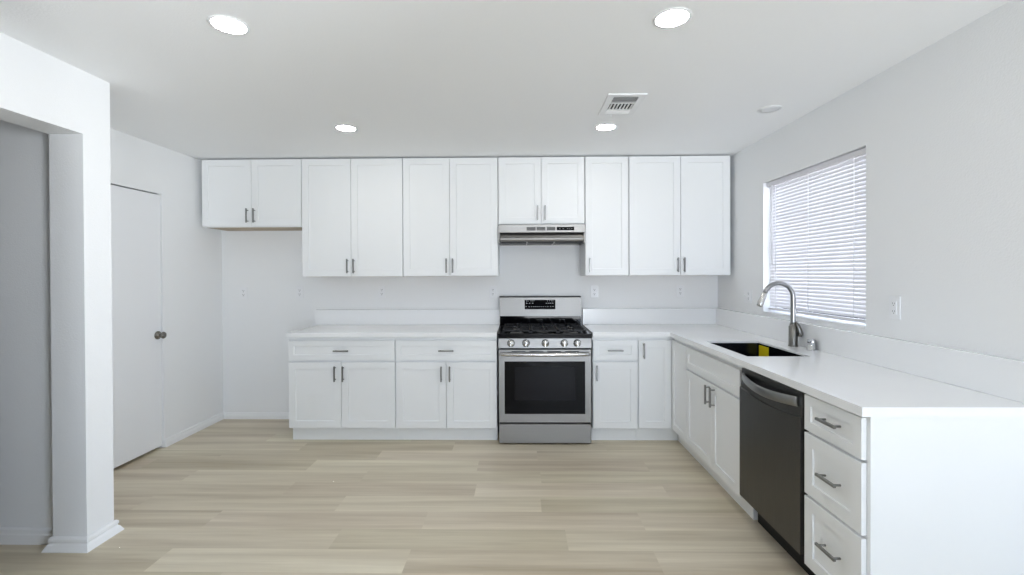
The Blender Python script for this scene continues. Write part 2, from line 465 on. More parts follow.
# jamb lining set back behind the slab, near-black to paint the gap shade
bm = B()
box(bm, WALL_LEFT - 0.14, WALL_LEFT - 0.055, DOOR[1] - 0.012, DOOR[1], 0, DOOR[3]); box(bm, WALL_LEFT - 0.14, WALL_LEFT - 0.055, DOOR[0], DOOR[0] + 0.012, 0, DOOR[3])
box(bm, WALL_LEFT - 0.14, WALL_LEFT - 0.055, DOOR[0], DOOR[1], DOOR[3] - 0.012, DOOR[3])
struct('trim_1', bm, 'slot')

# ------------------------------------------------------------------ windows
def window_struct(name, axis, c, a0, a1, z0, z1, mullion=True):
    """vinyl frame + pane in an opening; c = plane of the pane"""
    root = bpy.data.objects.new(name, None); COL.objects.link(root); root['kind'] = 'structure'
    fw = 0.032
    def bx(bm, a, b, q0, q1, t):
        if axis == 'x': box(bm, c - t, c + t, a, b, q0, q1)
        else: box(bm, a, b, c - t, c + t, q0, q1)
    bm = B()
    bx(bm, a0, a0 + fw, z0, z1, .025); bx(bm, a1 - fw, a1, z0, z1, .025); bx(bm, a0 + fw, a1 - fw, z0, z0 + fw, .025); bx(bm, a0 + fw, a1 - fw, z1 - fw, z1, .025)
    if mullion:
        mid = (a0 + a1) / 2; bx(bm, mid - .02, mid + .02, z0 + fw, z1 - fw, .02)
    obj('window_frame', bm, 'trim', root)
    bm = B(); bx(bm, a0 + fw, a1 - fw, z0 + fw, z1 - fw, .003)
    obj('pane', bm, 'glass', root)
    return root
window_struct('window_1', 'x', WALL_RIGHT + 0.112, *WIN, mullion=False)
window_struct('window_2', 'x', WALL_RIGHT + 0.09, *PATIO)
window_struct('window_3', 'y', REAR - 0.09, *REARWIN)
# thin sill board in the kitchen window
bm = B(); box(bm, WALL_RIGHT - 0.006, WALL_RIGHT + 0.085, WIN[0] + .001, WIN[1] - .001, WIN[2], WIN[2] + 0.012, bev=0.002); struct('trim_2', bm, 'trim')

# ------------------------------------------------------------------ blinds
def blinds():
    xb = WALL_RIGHT + 0.040
    y0, y1 = WIN[0] + 0.012, WIN[1] - 0.020
    z_top, z_bot = WIN[3] - 0.005, WIN[2] + 0.03
    t = thing('window_blind', 'white horizontal mini blind hanging closed in the kitchen window', 'blind', (xb, (y0 + y1) / 2, z_bot))
    ox, oy, oz = t.location
    def bxl(bm, x0, x1, a, b, q0, q1, bev=0): box(bm, x0 - ox, x1 - ox, a - oy, b - oy, q0 - oz, q1 - oz, bev=bev)
    bm = B(); bxl(bm, xb - 0.024, xb + 0.02, y0, y1, z_top - 0.032, z_top, bev=0.002); obj('headrail', bm, 'slat', t)
    bm = B()
    n = 38; top = z_top - 0.045; bot = z_bot + 0.032
    wd = 0.0242; ang = math.radians(79)
    for k in range(n):
        z = bot + (top - bot) * k / (n - 1)
        prof = []
        for s in range(5):
            u = -0.5 + s / 4
            crown = 0.0022 * (1 - (2 * u) ** 2)
            # room-side edge is the low one
            px = xb + u * wd * math.cos(ang) + crown * -math.sin(ang)
            pz = z + u * wd * math.sin(ang) + crown * math.cos(ang)
            prof.append((px - ox, pz - oz))
        for s in range(4):
            (xa, za), (xc, zc) = prof[s], prof[s + 1]
            f = bm.faces.new([bm.verts.new(p) for p in ((xa, y0 + .004 - oy, za), (xa, y1 - .004 - oy, za), (xc, y1 - .004 - oy, zc), (xc, y0 + .004 - oy, zc))]); f.smooth = True
    bmesh.ops.remove_doubles(bm, verts=bm.verts[:], dist=1e-5)
    obj('slats', bm, 'slat', t)
    bm = B(); bxl(bm, xb - 0.013, xb + 0.013, y0 + .004, y1 - .004, z_bot - 0.004, z_bot + 0.014, bev=0.003); obj('bottom_rail', bm, 'slat', t)
    for fy in (0.10, 0.48, 0.89):
        y = y1 + (y0 - y1) * fy
        bm = B()
        for dx in (-0.0145, 0.0145):
            cyl(bm, (xb + dx - ox, y - oy, z_bot + .01 - oz), (xb + dx - ox, y - oy, z_top - .03 - oz), 0.0020, seg=6)
        obj('ladder_cord', bm, 'cord', t)
    bm = B(); cyl(bm, (xb - .026 - ox, y1 - .075 - oy, z_top - .03 - oz), (xb - .026 - ox, y1 - .075 - oy, z_top - .62 - oz), 0.0042, seg=8); obj('tilt_wand', bm, 'lens_off', t)
blinds()

# ------------------------------------------------------------------ cabinets
def shaker(bm, x0, x1, z0, z1, y0=0.0, th=0.020, rail=0.057, rec=0.007):
    """shaker panel facing -y with its face at y0"""
    e = 0.0012
    def ring(xa, xb, za, zb, y): return [bm.verts.new(p) for p in ((xa, y, za), (xb, y, za), (xb, y, zb), (xa, y, zb))]
    back = ring(x0, x1, z0, z1, y0 + th)
    side = ring(x0, x1, z0, z1, y0 + e)
    face = ring(x0 + e, x1 - e, z0 + e, z1 - e, y0)
    in0 = ring(x0 + rail, x1 - rail, z0 + rail, z1 - rail, y0)
    in1 = ring(x0 + rail + .002, x1 - rail - .002, z0 + rail + .002, z1 - rail - .002, y0 + rec)
    for a, b in ((back, side), (side, face), (face, in0), (in0, in1)):
        for i in range(4):
            j = (i + 1) % 4
            bm.faces.new((a[i], a[j], b[j], b[i]))
    bm.faces.new(in1); bm.faces.new(back[::-1])

def handle(parent, cx, cz, vert=True, L=0.126, y0=0.0):
    bm = B()
    r, so = 0.0058, 0.030
    if vert:
        box(bm, cx - r, cx + r, y0 - so - r, y0 - so + r, cz - L / 2, cz + L / 2, bev=0.0018)
        for s in (-1, 1): cyl(bm, (cx, y0 - so, cz + s * L * 0.38), (cx, y0 + 0.0005, cz + s * L * 0.38), 0.0046, seg=10)
    else:
        box(bm, cx - L / 2, cx + L / 2, y0 - so - r, y0 - so + r, cz - r, cz + r, bev=0.0018)
        for s in (-1, 1): cyl(bm, (cx + s * L * 0.38, y0 - so, cz), (cx + s * L * 0.38, y0 + 0.0005, cz), 0.0046, seg=10)
    return obj('handle', bm, 'nickel', parent)

def door_part(root, x0, x1, z0, z1, hx=None, hz=None, rail=0.057):
    bm = B(); shaker(bm, x0, x1, z0, z1, rail=rail); d = obj('door', bm, 'cabinet', root)
    if hx is not None: handle(d, hx, hz, True)
    return d
def drawer_part(root, x0, x1, z0, z1, hx=None, hz=None, rail=0.045, name='drawer', L=0.126):
    bm = B(); shaker(bm, x0, x1, z0, z1, rail=rail); d = obj(name, bm, 'cabinet', root)
    if hx is not None: handle(d, hx, hz, False, L)
    return d

CEIL_GAP_Z = 2.4205
OVER = 'white shaker cabinets hung along the back wall'
def overhead(x0, x1, z0, label, split=None, hz=None, hoff=0.028, single_handle=None, filler=0.0):
    t = thing('overhead_cabinet', label, 'cabinet', (x0, UP_Y, z0), 0, OVER)
    w = x1 - x0; h = CEIL_GAP_Z - z0; dep = WALL_BACK - UP_Y - 0.002
    bm = B(); box(bm, 0.0015, w - 0.0015 + filler, 0.022, dep, 0.0, h, bev=0.001); obj('body', bm, 'cabinet', t)
    bm = B(); box(bm, 0.018, w - 0.018, 0.04, dep - 0.01, -0.0015, 0.004); obj('underside', bm, 'ply', t, 'bare plywood underside')
    g = 0.004
    b0 = 0.006
    if split is None:
        door_part(t, g, w - g, b0, h - 0.004, single_handle - x0, hz - z0)
    else:
        s = split - x0
        door_part(t, g, s - 0.0018, b0, h - 0.004, s - hoff, hz - z0)
        door_part(t, s + 0.0018, w - g, b0, h - 0.004, s + hoff, hz - z0)
    return t
overhead(-2.824, -1.930, 1.818, 'short white double-door cabinet at the left end over the empty fridge space', -2.377, 1.917, 0.031)
overhead(-1.929, -1.0295, 1.374, 'tall white double-door cabinet directly right of the short fridge cabinet', -1.490, 1.467)
overhead(-1.0285, -0.1885, 1.374, 'tall white double-door cabinet directly left of the range hood', -0.615, 1.467)
overhead(-0.1875, 0.5745, 1.826, 'small white double-door cabinet directly above the range hood', 0.192, 1.927, 0.033)
overhead(0.5755, 0.9575, 1.374, 'narrow white single-door cabinet directly right of the range hood', None, 1.467, single_handle=0.613)
overhead(0.9585, 1.8380, 1.374, 'tall white double-door cabinet in the right corner of the back wall', 1.407, 1.467, filler=0.012)

BASE_GROUP = 'white shaker cabinets under the worktops'
def base_body(root, x0, x1, depth, left=0.0, right=0.0):
    bm = B()
    box(bm, x0, x1, 0.022, depth, 0.115, CAB_TOP, bev=0.001)
    obj('body', bm, 'cabinet', root)
    bm = B(); box(bm, x0, x1, 0.075, depth, 0.0, 0.1145); obj('toe_kick', bm, 'cabinet', root)
DZ0, DZ1 = 0.124, 0.668           # base doors
WZ0, WZ1 = 0.684, 0.846           # top drawers
DEPTH = WALL_BACK - BASE_Y - 0.014 - 0.002

def base_two_door(x0, x1, split, label, hx_l, hx_r):
    t = thing('base_cabinet', label, 'cabinet', (x0, BASE_Y, 0), 0, BASE_GROUP)
    w = x1 - x0; s = split - x0
    base_body(t, 0.0005, w - 0.0005, DEPTH)
    drawer_part(t, 0.004, w - 0.004, WZ0, WZ1, w / 2 + 0.003, 0.764)
    door_part(t, 0.004, s - 0.0018, DZ0, DZ1, hx_l - x0, 0.575)
    door_part(t, s + 0.0018, w - 0.004, DZ0, DZ1, hx_r - x0, 0.575)
    return t
base_two_door(-1.921, -1.0285, -1.478, 'white base cabinet at the left end of the back run, wide drawer over two doors', -1.525, -1.463 + 0.006)
base_two_door(-1.0275, -0.189, -0.608, 'white base cabinet directly left of the gas range, wide drawer over two doors', -0.646, -0.576)

t = thing('base_cabinet', 'narrow white base cabinet directly right of the gas range, one drawer over one door', 'cabinet', (0.595, BASE_Y, 0), 0, BASE_GROUP)
base_body(t, 0.0005, 0.3695, DEPTH)
drawer_part(t, 0.004, 0.365, WZ0, WZ1, 0.183, 0.765)
door_part(t, 0.004, 0.365, DZ0, DZ1, 0.032, 0.583)

# corner cabinet: L-shaped body, a hinged pair of doors
t = thing('corner_cabinet', 'white inside-corner base cabinet with two narrow doors meeting in the corner', 'cabinet', (0.966, BASE_Y, 0), 0, BASE_GROUP)
cx = RUN_X - 0.966                      # local x of the run face
back = DEPTH; far = WALL_RIGHT - 0.966 - 0.016
yl = 3.432 - BASE_Y                     # local y of the near end
bm = B()
poly(bm, [(0.0005, 0.022), (cx + 0.022, 0.022), (cx + 0.022, yl + 0.0005), (far, yl + 0.0005), (far, back), (0.0005, back)], 0.115, CAB_TOP)
obj('body', bm, 'cabinet', t)
bm = B()
poly(bm, [(0.0005, 0.075), (cx + 0.075, 0.075), (cx + 0.075, yl + 0.0005), (far, yl + 0.0005), (far, back), (0.0005, back)], 0.0, 0.1145)
obj('toe_kick', bm, 'cabinet', t)
door_part(t, 0.006, cx - 0.003, DZ0, WZ1, 1.010 - 0.966, 0.763)
bm = B(); shaker(bm, 0.004, -yl - 0.004, DZ0, WZ1)
d = obj('door', bm, 'cabinet', t); d.location = (cx, 0, 0); d.rotation_euler = (0, 0, -PI / 2)

# right-hand run: local x runs towards the camera, face on RUN_X
R90 = -PI / 2
RDEPTH = WALL_RIGHT - RUN_X - 0.016
t = thing('sink_cabinet', 'white base cabinet under the sink with a blank front panel over two doors', 'cabinet', (RUN_X, 3.431, 0), R90, BASE_GROUP)
w = 3.431 - 2.594
# open-topped carcass so the sink bowl hangs inside it
bm = B()
for bb in ((0.0005, 0.018, 0.022, RDEPTH, 0.115, CAB_TOP), (w - 0.018, w - 0.0005, 0.022, RDEPTH, 0.115, CAB_TOP), (0.018, w - 0.018, 0.022, RDEPTH, 0.115, 0.133),
           (0.018, w - 0.018, RDEPTH - 0.012, RDEPTH, 0.133, CAB_TOP), (0.018, w - 0.018, 0.022, 0.040, 0.66, CAB_TOP), (0.018, w - 0.018, 0.022, 0.040, 0.133, 0.15), (w / 2 - .02, w / 2 + .02, 0.022, 0.040, 0.15, 0.66)):
    box(bm, *bb)
obj('body', bm, 'cabinet', t)
bm = B(); box(bm, 0.0005, w - 0.0005, 0.075, 0.10, 0.0, 0.1145); obj('toe_kick', bm, 'cabinet', t)
s = 3.431 - 2.985
drawer_part(t, 0.005, w - 0.005, 0.690, WZ1, name='false_front')
door_part(t, 0.005, s - 0.0018, DZ0, 0.674, s - 0.020, 0.600)
door_part(t, s + 0.0018, w - 0.005, DZ0, 0.674, s + 0.054, 0.600)

t = thing('drawer_cabinet', 'white three-drawer base cabinet at the open end of the counter', 'cabinet', (RUN_X, 2.016, 0), R90, BASE_GROUP)
w = 2.016 - 1.677
base_body(t, 0.0005, w - 0.0005, RDEPTH)
for (z0, z1, hz) in ((0.713, 0.866, 0.794), (0.437, 0.701, 0.566), (0.124, 0.425, 0.281)):
    drawer_part(t, 0.004, w - 0.001, z0, z1, 0.185, hz + 0.004, rail=0.055 if z1 < .8 else 0.042, L=0.114)

bm = B(); box(bm, 0.0175, WALL_RIGHT - RUN_X - 0.003, 0.0, 0.018, 0.0, CAB_TOP, bev=0.001)
o = obj('end_panel', bm, 'cabinet'); o.location = (RUN_X, 1.658, 0)
tag(o, 'plain white end panel closing the near end of the right-hand counter run', 'panel')

# ------------------------------------------------------------------ worktops and upstands
EDGE_Y, EDGE_X = BASE_Y - 0.021, RUN_X - 0.018
THIN = 0.011                    # stone thickness round the sink; the outer edges are built up to SLAB
def slab_L():
    bm = B()
    hole = (1.310, 1.672, 2.655, 3.240); k_ = 0.026
    xs = sorted({0.594, EDGE_X, hole[0] - k_, hole[0], hole[1], hole[1] + k_, WALL_RIGHT - 0.002})
    ys = sorted({1.650, hole[2] - k_, hole[2], hole[3], hole[3] + k_, EDGE_Y, WALL_BACK - 0.002})
    z1 = TOP_Z
    def bottom(i, j):
        if not (0 <= i < len(xs) - 1 and 0 <= j < len(ys) - 1): return z1
        x, y = (xs[i] + xs[i + 1]) / 2, (ys[j] + ys[j + 1]) / 2
        if hole[0] < x < hole[1] and hole[2] < y < hole[3]: return z1
        if not (y > EDGE_Y or x > EDGE_X): return z1
        if hole[0] - k_ < x < hole[1] + k_ and hole[2] - k_ < y < hole[3] + k_: return z1 - THIN
        return z1 - SLAB
    grid = {}
    def V(x, y, z):
        k = (x, y, round(z, 5))
        if k not in grid: grid[k] = bm.verts.new(k)
        return grid[k]
    for i in range(len(xs) - 1):
        for j in range(len(ys) - 1):
            z0 = bottom(i, j)
            if z0 == z1: continue
            a, b, c, d = xs[i], xs[i + 1], ys[j], ys[j + 1]
            bm.faces.new((V(a, c, z1), V(b, c, z1), V(b, d, z1), V(a, d, z1)))
            bm.faces.new((V(a, d, z0), V(b, d, z0), V(b, c, z0), V(a, c, z0)))
            for di, dj, p, q in ((-1, 0, (a, d), (a, c)), (1, 0, (b, c), (b, d)), (0, -1, (a, c), (b, c)), (0, 1, (b, d), (a, d))):
                zn = bottom(i + di, j + dj)
                if zn > z0 + 1e-6: bm.faces.new((V(*p, zn), V(*p, z0), V(*q, z0), V(*q, zn)))
    es = [e for e in bm.edges if len(e.link_faces) == 2 and all(abs(v.co.z - z1) < 1e-6 for v in e.verts) and e.calc_face_angle(0) > 1.0]
    bmesh.ops.bevel(bm, geom=es, offset=0.002, segments=2, profile=0.5, affect='EDGES')
    return bm
o = obj('worktop', slab_L(), 'quartz'); tag(o, 'L-shaped white quartz worktop with the sink cut-out, right of the range', 'worktop')
bm = B(); box(bm, -1.930, -0.187, EDGE_Y, WALL_BACK - 0.002, TOP_Z - SLAB, TOP_Z, bev=0.002, seg=2)
o = obj('worktop', bm, 'quartz'); tag(o, 'straight white quartz worktop left of the range', 'worktop')
SPL_T, SPL_Z = 0.050, 1.058
bm = B(); box(bm, -1.955, -0.187, WALL_BACK - SPL_T, WALL_BACK - 0.002, TOP_Z + .0005, SPL_Z, bev=0.002)
o = obj('upstand', bm, 'quartz'); tag(o, 'low white quartz upstand behind the worktop left of the range', 'upstand')
bm = B()
box(bm, 0.594, WALL_RIGHT - 0.002, WALL_BACK - SPL_T, WALL_BACK - 0.002, TOP_Z + .0005, SPL_Z + 0.004, bev=0.002)
o = obj('upstand', bm, 'quartz'); tag(o, 'low white quartz upstand on the back wall right of the range', 'upstand')
bm = B()
box(bm, WALL_RIGHT - 0.040, WALL_RIGHT - 0.002, 1.650, WALL_BACK - SPL_T - 0.0005, TOP_Z + .0005, SPL_Z + 0.006, bev=0.002)
o = obj('upstand', bm, 'quartz'); tag(o, 'long low white quartz upstand along the right wall under the window', 'upstand')

# ------------------------------------------------------------------ sink, faucet, air gap
t = thing('kitchen_sink', 'dark undermount sink set in the worktop below the window', 'sink', (1.491, 2.9475, TOP_Z - THIN - 0.0005))
hx, hy, dp = 0.1855, 0.2970, 0.215
bm = B()
def ringr(bm, ax, ay, z, r=0.012, n=4):
    vs = []
    for (sx, sy, a0) in ((1, 1, 0), (-1, 1, PI / 2), (-1, -1, PI), (1, -1, 1.5 * PI)):
        for k in range(n + 1):
            a = a0 + PI / 2 * k / n
            vs.append(bm.verts.new((sx * (ax - r) + r * math.cos(a), sy * (ay - r) + r * math.sin(a), z)))
    return vs
rs = [ringr(bm, hx + 0.015, hy + 0.015, -0.006), ringr(bm, hx + 0.015, hy + 0.015, 0.0), ringr(bm, hx, hy, 0.0), ringr(bm, hx, hy, -dp + 0.012), ringr(bm, hx - 0.012, hy - 0.012, -dp)]
for a, b in zip(rs, rs[1:]):
    for i in range(len(a)):
        j = (i + 1) % len(a); bm.faces.new((a[i], a[j], b[j], b[i]))
bm.faces.new(rs[-1])
rs2 = [rs[0], ringr(bm, hx + 0.003, hy + 0.003, -0.006), ringr(bm, hx + 0.003, hy + 0.003, -dp - 0.004)]
for a, b in zip(rs2, rs2[1:]):
    for i in range(len(a)):
        j = (i + 1) % len(a); bm.faces.new((a[j], a[i], b[i], b[j]))
bm.faces.new(rs2[-1][::-1])
obj('basin', bm, 'sink', t)
bm = B(); lathe(bm, (0.06, 0.0, -dp + 0.0008), (0, 0, 1), [(0, .057), (.002, .057), (.003, .050), (.0015, .042), (.0012, .02), (.004, .014), (.006, .004)]); obj('drain', bm, 'chrome', t, 'round metal drain')
bm = B(); box(bm, hx - 0.0028, hx - 0.0006, 0.160, hy - 0.016, -0.092, -0.012); obj('sticker', bm, 'yellow', t, 'yellow sticker on the inner wall')

t = thing('faucet', 'tall gunmetal gooseneck faucet behind the sink', 'faucet', (1.790, 3.025, TOP_Z + 0.0005))
bm = B()
lathe(bm, (0, 0, 0), (0, 0, 1), [(0, .030), (.004, .030), (.008, .0275), (.012, .0265), (.130, .0255), (.134, .021), (.150, .0185)])
obj('body', bm, 'gunmetal', t)
# neck: rises, arcs towards -x, ends pointing down and out
pts = [(0, 0, .146)]
rr = 0.094; zc = 0.318
for k in range(5): pts.append((0, 0, .16 + (zc - .16) * k / 4))
for k in range(1, 17):
    a = math.radians(162) * k / 16
    pts.append((-rr + rr * math.cos(a), 0, zc + rr * math.sin(a)))
bm = B(); tube(bm, pts, [0.0175] + [0.0155] * 5 + [0.0145] * (len(pts) - 6), seg=18); obj('neck', bm, 'gunmetal_pale', t)
e0 = Vector(pts[-1]); dv = (e0 - Vector(pts[-2])).normalized()
bm = B(); lathe(bm, e0, dv, [(0, .0150), (.003, .0165), (.075, .0195), (.090, .0185), (.094, .015)]); obj('spray_head', bm, 'steel_bright', t)
bm = B(); tube(bm, [(.004, -.020, .162), (.014, -.024, .140), (.022, -.027, .112), (.027, -.029, .085), (.026, -.029, .066)], [.008, .013, .0170, .0190, .012], seg=16, squash=(1.0, 1.0)); obj('lever', bm, 'gunmetal', t)

bm = B(); lathe(bm, (0, 0, 0), (0, 0, 1), [(0, .027), (.003, .027), (.004, .0255), (.034, .0255), (.035, .0240), (.037, .0255), (.060, .0255), (.066, .022), (.068, .008)])
o = obj('air_gap_cap', bm, 'chrome'); o.location = (1.811, 2.868, TOP_Z + 0.0005)
tag(o, 'small chrome air gap cap on the worktop beside the faucet', 'air gap cap')

# ------------------------------------------------------------------ gas range
RW = 0.758
t = thing('gas_range', 'stainless steel freestanding gas range between the base cabinets', 'range', (-0.176, 3.722, 0))
back = WALL_BACK - 3.722 - 0.006
bm = B()
box(bm, 0.003, RW - 0.003, 0.030, back, 0.03, 0.866)
obj('body', bm, 'plastic_black', t)
bm = B(); box(bm, -0.010, RW - 0.012, back - 0.085, back, 0.907, 0.998); obj('rear_panel', bm, 'glass_black', t)
for sx in (0.05, RW - 0.05):
    for sy in (0.09, back - 0.06):
        bm = B(); lathe(bm, (sx, sy, 0), (0, 0, 1), [(0, .016), (.008, .016), (.010, .008), (.031, .008)], seg=12); obj('foot', bm, 'plastic_black', t)
# storage drawer
bm = B(); box(bm, 0.004, RW - 0.004, 0.003, 0.030, 0.012, 0.167, bev=0.003); d = obj('drawer', bm, 'steel', t)
# oven door
bm = B()
dz0, dz1 = 0.183, 0.774
wx0, wx1, wz0, wz1 = 0.050, RW - 0.052, 0.251, 0.680
bev = 0.0
for bb in ((0.004, wx0, dz0, dz1), (wx1, RW - 0.004, dz0, dz1), (wx0, wx1, dz0, wz0), (wx0, wx1, wz1, dz1)):
    box(bm, bb[0], bb[1], 0.0, 0.029, bb[2], bb[3])
bmesh.ops.remove_doubles(bm, verts=bm.verts[:], dist=1e-5)
od = obj('oven_door', bm, 'steel', t)
bm = B(); box(bm, wx0, wx1, 0.0012, 0.020, wz0, wz1); obj('oven_window', bm, 'glass_black', od)
bm = B(); box(bm, wx0 + .082, wx1 - .082, 0.0008, 0.0025, wz0 + .112, wz1 - .045); obj('inner_glass', bm, 'glass_inner', od)
for k in range(4):
    x = 0.165 + k * 0.145
    bm = B(); box(bm, x - .056, x + .056, -0.0005, 0.004, 0.757, 0.764); obj('vent_slot', bm, 'slot', od)
bm = B()
hp = [(0.016 + (RW - 0.032) * k / 16, -0.032 - 0.016 * math.sin(PI * k / 16), 0.742) for k in range(17)]
tube(bm, hp, 0.0150, seg=14, squash=(1.0, 0.8))
for x in (0.030, RW - 0.030): box(bm, x - .010, x + .010, -0.034, 0.001, 0.732, 0.752, bev=0.002)
obj('handle', bm, 'steel_bright', od)
# control panel with knobs
bm = B(); prism(bm, [(-0.004, 0.790), (0.030, 0.790), (0.030, 0.866), (0.006, 0.866)], 0.001, RW - 0.001); cp = obj('control_panel', bm, 'steel', t)
nrm = Vector((0, -0.076, 0.010)).normalized()
for x in (-0.072, 0.050, 0.203, 0.357, 0.462):
    lx = x + 0.176 + (0.004 if x > 0.1 else 0)
    k = bpy.data.objects.new('knob', None)
    bm = B(); c = Vector((lx, 0.001, 0.829))
    lathe(bm, c, nrm, [(0, .030), (.004, .030), (.006, .0265)], seg=28); rg = obj('knob_bezel', bm, 'plastic_black', t)
    bm = B()
    lathe(bm, c + nrm * .006, nrm, [(0, .0255), (.004, .027), (.022, .0245), (.027, .022), (.028, .005)], seg=28)
    box(bm, lx - .0055, lx + .0055, c.y - .040, c.y - .026, c.z - .024, c.z + .026, bev=0.002)
    bpy.data.objects.remove(k)
    kn = obj('knob', bm, 'steel_bright', t)
# cooktop
bm = B()
box(bm, -0.001, RW + 0.001, -0.010, back, 0.868, 0.890, bev=0.003)
# raised rim around a shallow well
for bb in ((-0.001, RW + .001, -0.010, 0.030, 0.889, 0.906), (-0.001, 0.030, 0.030, back - .09, 0.889, 0.906), (RW - 0.030, RW + .001, 0.030, back - .09, 0.889, 0.906)):
    box(bm, *bb, bev=0.003)
obj('cooktop', bm, 'enamel', t)
def burner(x, y, r):
    bm = B(); lathe(bm, (x, y, 0.8895), (0, 0, 1), [(0, r * 1.25), (.003, r * 1.25), (.006, r), (.014, r * .95), (.015, r * .6)]); bb = obj('burner', bm, 'burner', t)
    bm = B(); lathe(bm, (x, y, 0.9045), (0, 0, 1), [(0, r * .78), (.005, r * .80), (.008, r * .72), (.009, r * .1)]); obj('burner_cap', bm, 'iron', bb)
burners = [(0.150, 0.165, .046), (0.150, 0.405, .038), (0.379, 0.285, .050), (0.608, 0.165, .050), (0.608, 0.405, .036)]
for b_ in burners: burner(*b_)
def grate(x0, x1):
    bm = B(); y0, y1 = 0.040, back - 0.115; zt0, zt1 = 0.918, 0.931; w_ = 0.0055
    for bb in ((x0, x1, y0, y0 + 2 * w_), (x0, x1, y1 - 2 * w_, y1), (x0, x0 + 2 * w_, y0, y1), (x1 - 2 * w_, x1, y0, y1), (x0, x1, (y0 + y1) / 2 - w_, (y0 + y1) / 2 + w_)):
        box(bm, bb[0], bb[1], bb[2], bb[3], zt0, zt1, bev=0.002)
    for fy in (0.25, 0.75):
        yc = y0 + (y1 - y0) * fy; xc = (x0 + x1) / 2; hw = (x1 - x0) / 2; hh = (y1 - y0) / 4
        box(bm, x0, xc - 0.028, yc - w_, yc + w_, zt0, zt1 + .002, bev=0.002); box(bm, xc + 0.028, x1, yc - w_, yc + w_, zt0, zt1 + .002, bev=0.002)
        box(bm, xc - w_, xc + w_, yc - hh, yc - 0.028, zt0, zt1 + .002, bev=0.002); box(bm, xc - w_, xc + w_, yc + 0.028, yc + hh, zt0, zt1 + .002, bev=0.002)
    for x in (x0 + .006, x1 - .006):
        for y in (y0 + .006, y1 - .006): box(bm, x - .006, x + .006, y - .006, y + .006, 0.8905, zt0 + .002)
    return obj('grate', bm, 'iron', t)
grate(0.034, 0.266); grate(0.271, 0.487); grate(0.492, 0.724)
# backguard
bm = B()
prism(bm, [(back - 0.098, 0.998), (back, 0.998), (back, 1.176), (back - 0.072, 1.176), (back - 0.078, 1.170)], -0.014, RW - 0.008)
bg = obj('backguard', bm, 'steel', t)
bm = B(); box(bm, -0.015, RW - 0.007, back - 0.070, back - 0.001, 1.1762, 1.182, bev=0.001); obj('backguard_cap', bm, 'plastic_black', bg)
def on_guard(z): return back - 0.098 + 0.020 * (z - 0.998) / 0.172
bm = B()
x0, x1, z0, z1 = 0.222, 0.509, 1.062, 1.149
prism(bm, [(on_guard(z0) - .0015, z0), (on_guard(z0) + .003, z0), (on_guard(z1) + .003, z1), (on_guard(z1) - .0015, z1)], x0, x1)
dsp = obj('display', bm, 'glass_black', t)
for (zr, xs_, wd_) in ((1.140, (.236, .250, .276, .290, .306, .432, .452, .470, .484), .007), (1.117, (.236, .262, .290, .420, .440, .458, .478), .012), (1.086, (.232, .258, .282, .302, .318, .334, .352, .372, .392, .412, .434, .460, .482), .010)):
    for x in xs_:
        yy = on_guard(zr) - .002
        bm = B(); box(bm, x, x + wd_, yy - .0003, yy + .001, zr - .0022, zr + .0022); obj('key_mark', bm, 'mark', dsp)

# ------------------------------------------------------------------ range hood
HW = 0.758
t = thing('range_hood', 'stainless steel under-cabinet range hood above the gas range', 'range hood', (-0.1855, 3.985, 1.640))
hb = WALL_BACK - 3.985 - 0.003
ht = 1.8240 - 1.640
zb = 0.030
bm = B()
# hollow shell: fascia, sides, top, back
box(bm, 0.0, HW, 0.0, 0.012, 0.113, ht - .001, bev=0.0015)
box(bm, 0.0, 0.010, 0.012, hb, 0.022, ht - .001); box(bm, HW - 0.010, HW, 0.012, hb, 0.022, ht - .001)
box(bm, 0.010, HW - .010, 0.012, hb, ht - .012, ht - .001); box(bm, 0.010, HW - .010, hb - .008, hb, 0.022, ht - .012)
obj('shell', bm, 'steel', t)
bm = B()
# black strip paints the shadow line under the fascia, then the curved visor
box(bm, 0.012, HW - 0.012, 0.042, 0.050, 0.036, 0.150)
obj('shadow_strip', bm, 'plastic_black', t)
bm = B()
pr = [(0.040, 0.110), (0.034, 0.110), (0.014, 0.088), (0.004, 0.070), (-0.003, 0.064), (-0.004, 0.050), (0.002, 0.040), (0.014, 0.036), (0.040, 0.036)]
A = [bm.verts.new((0.016 + 0.10 * max(0, 0.104 - z - 0.04), y, z)) for y, z in pr]
A2 = [bm.verts.new((HW - 0.016 - 0.10 * max(0, 0.104 - z - 0.04), y, z)) for y, z in pr]
nn = len(pr)
for i in range(nn):
    j = (i + 1) % nn; f = bm.faces.new((A[i], A[j], A2[j], A2[i])); f.smooth = False
bm.faces.new(A[::-1]); bm.faces.new(A2)
obj('visor', bm, 'steel', t)
bm = B(); box(bm, 0.011, HW - .011, 0.030, hb - .010, 0.034, 0.044); obj('underside', bm, 'plastic_black', t)
for (a, b_) in ((0.02, 0.245), (0.258, 0.485), (0.498, HW - .02)):
    bm = B(); box(bm, a, b_, 0.045, hb - .05, 0.026, 0.034, bev=0.002); obj('filter', bm, 'filter', t)
for x in (0.251, 0.491):
    bm = B(); box(bm, x - .004, x + .004, 0.028, hb - .04, 0.022, 0.0339); obj('filter_clip', bm, 'steel', t)
for (a, b_) in ((0.248, 0.326), (0.335, 0.411), (0.423, 0.497)):
    bm = B(); box(bm, a, b_, -0.0008, 0.006, 0.130, 0.160)
    v = obj('vent_grille', bm, 'slot', t)
    bm = B()
    for k in range(5): box(bm, a + .001, b_ - .001, -0.0025, 0.001, 0.133 + k * .0057, 0.1352 + k * .0057)
    obj('louvre', bm, 'steel_dark', v)
bm = B(); box(bm, 0.509, 0.660, -0.0015, 0.006, 0.130, 0.160, bev=0.001); cpn = obj('control_strip', bm, 'glass_black', t)
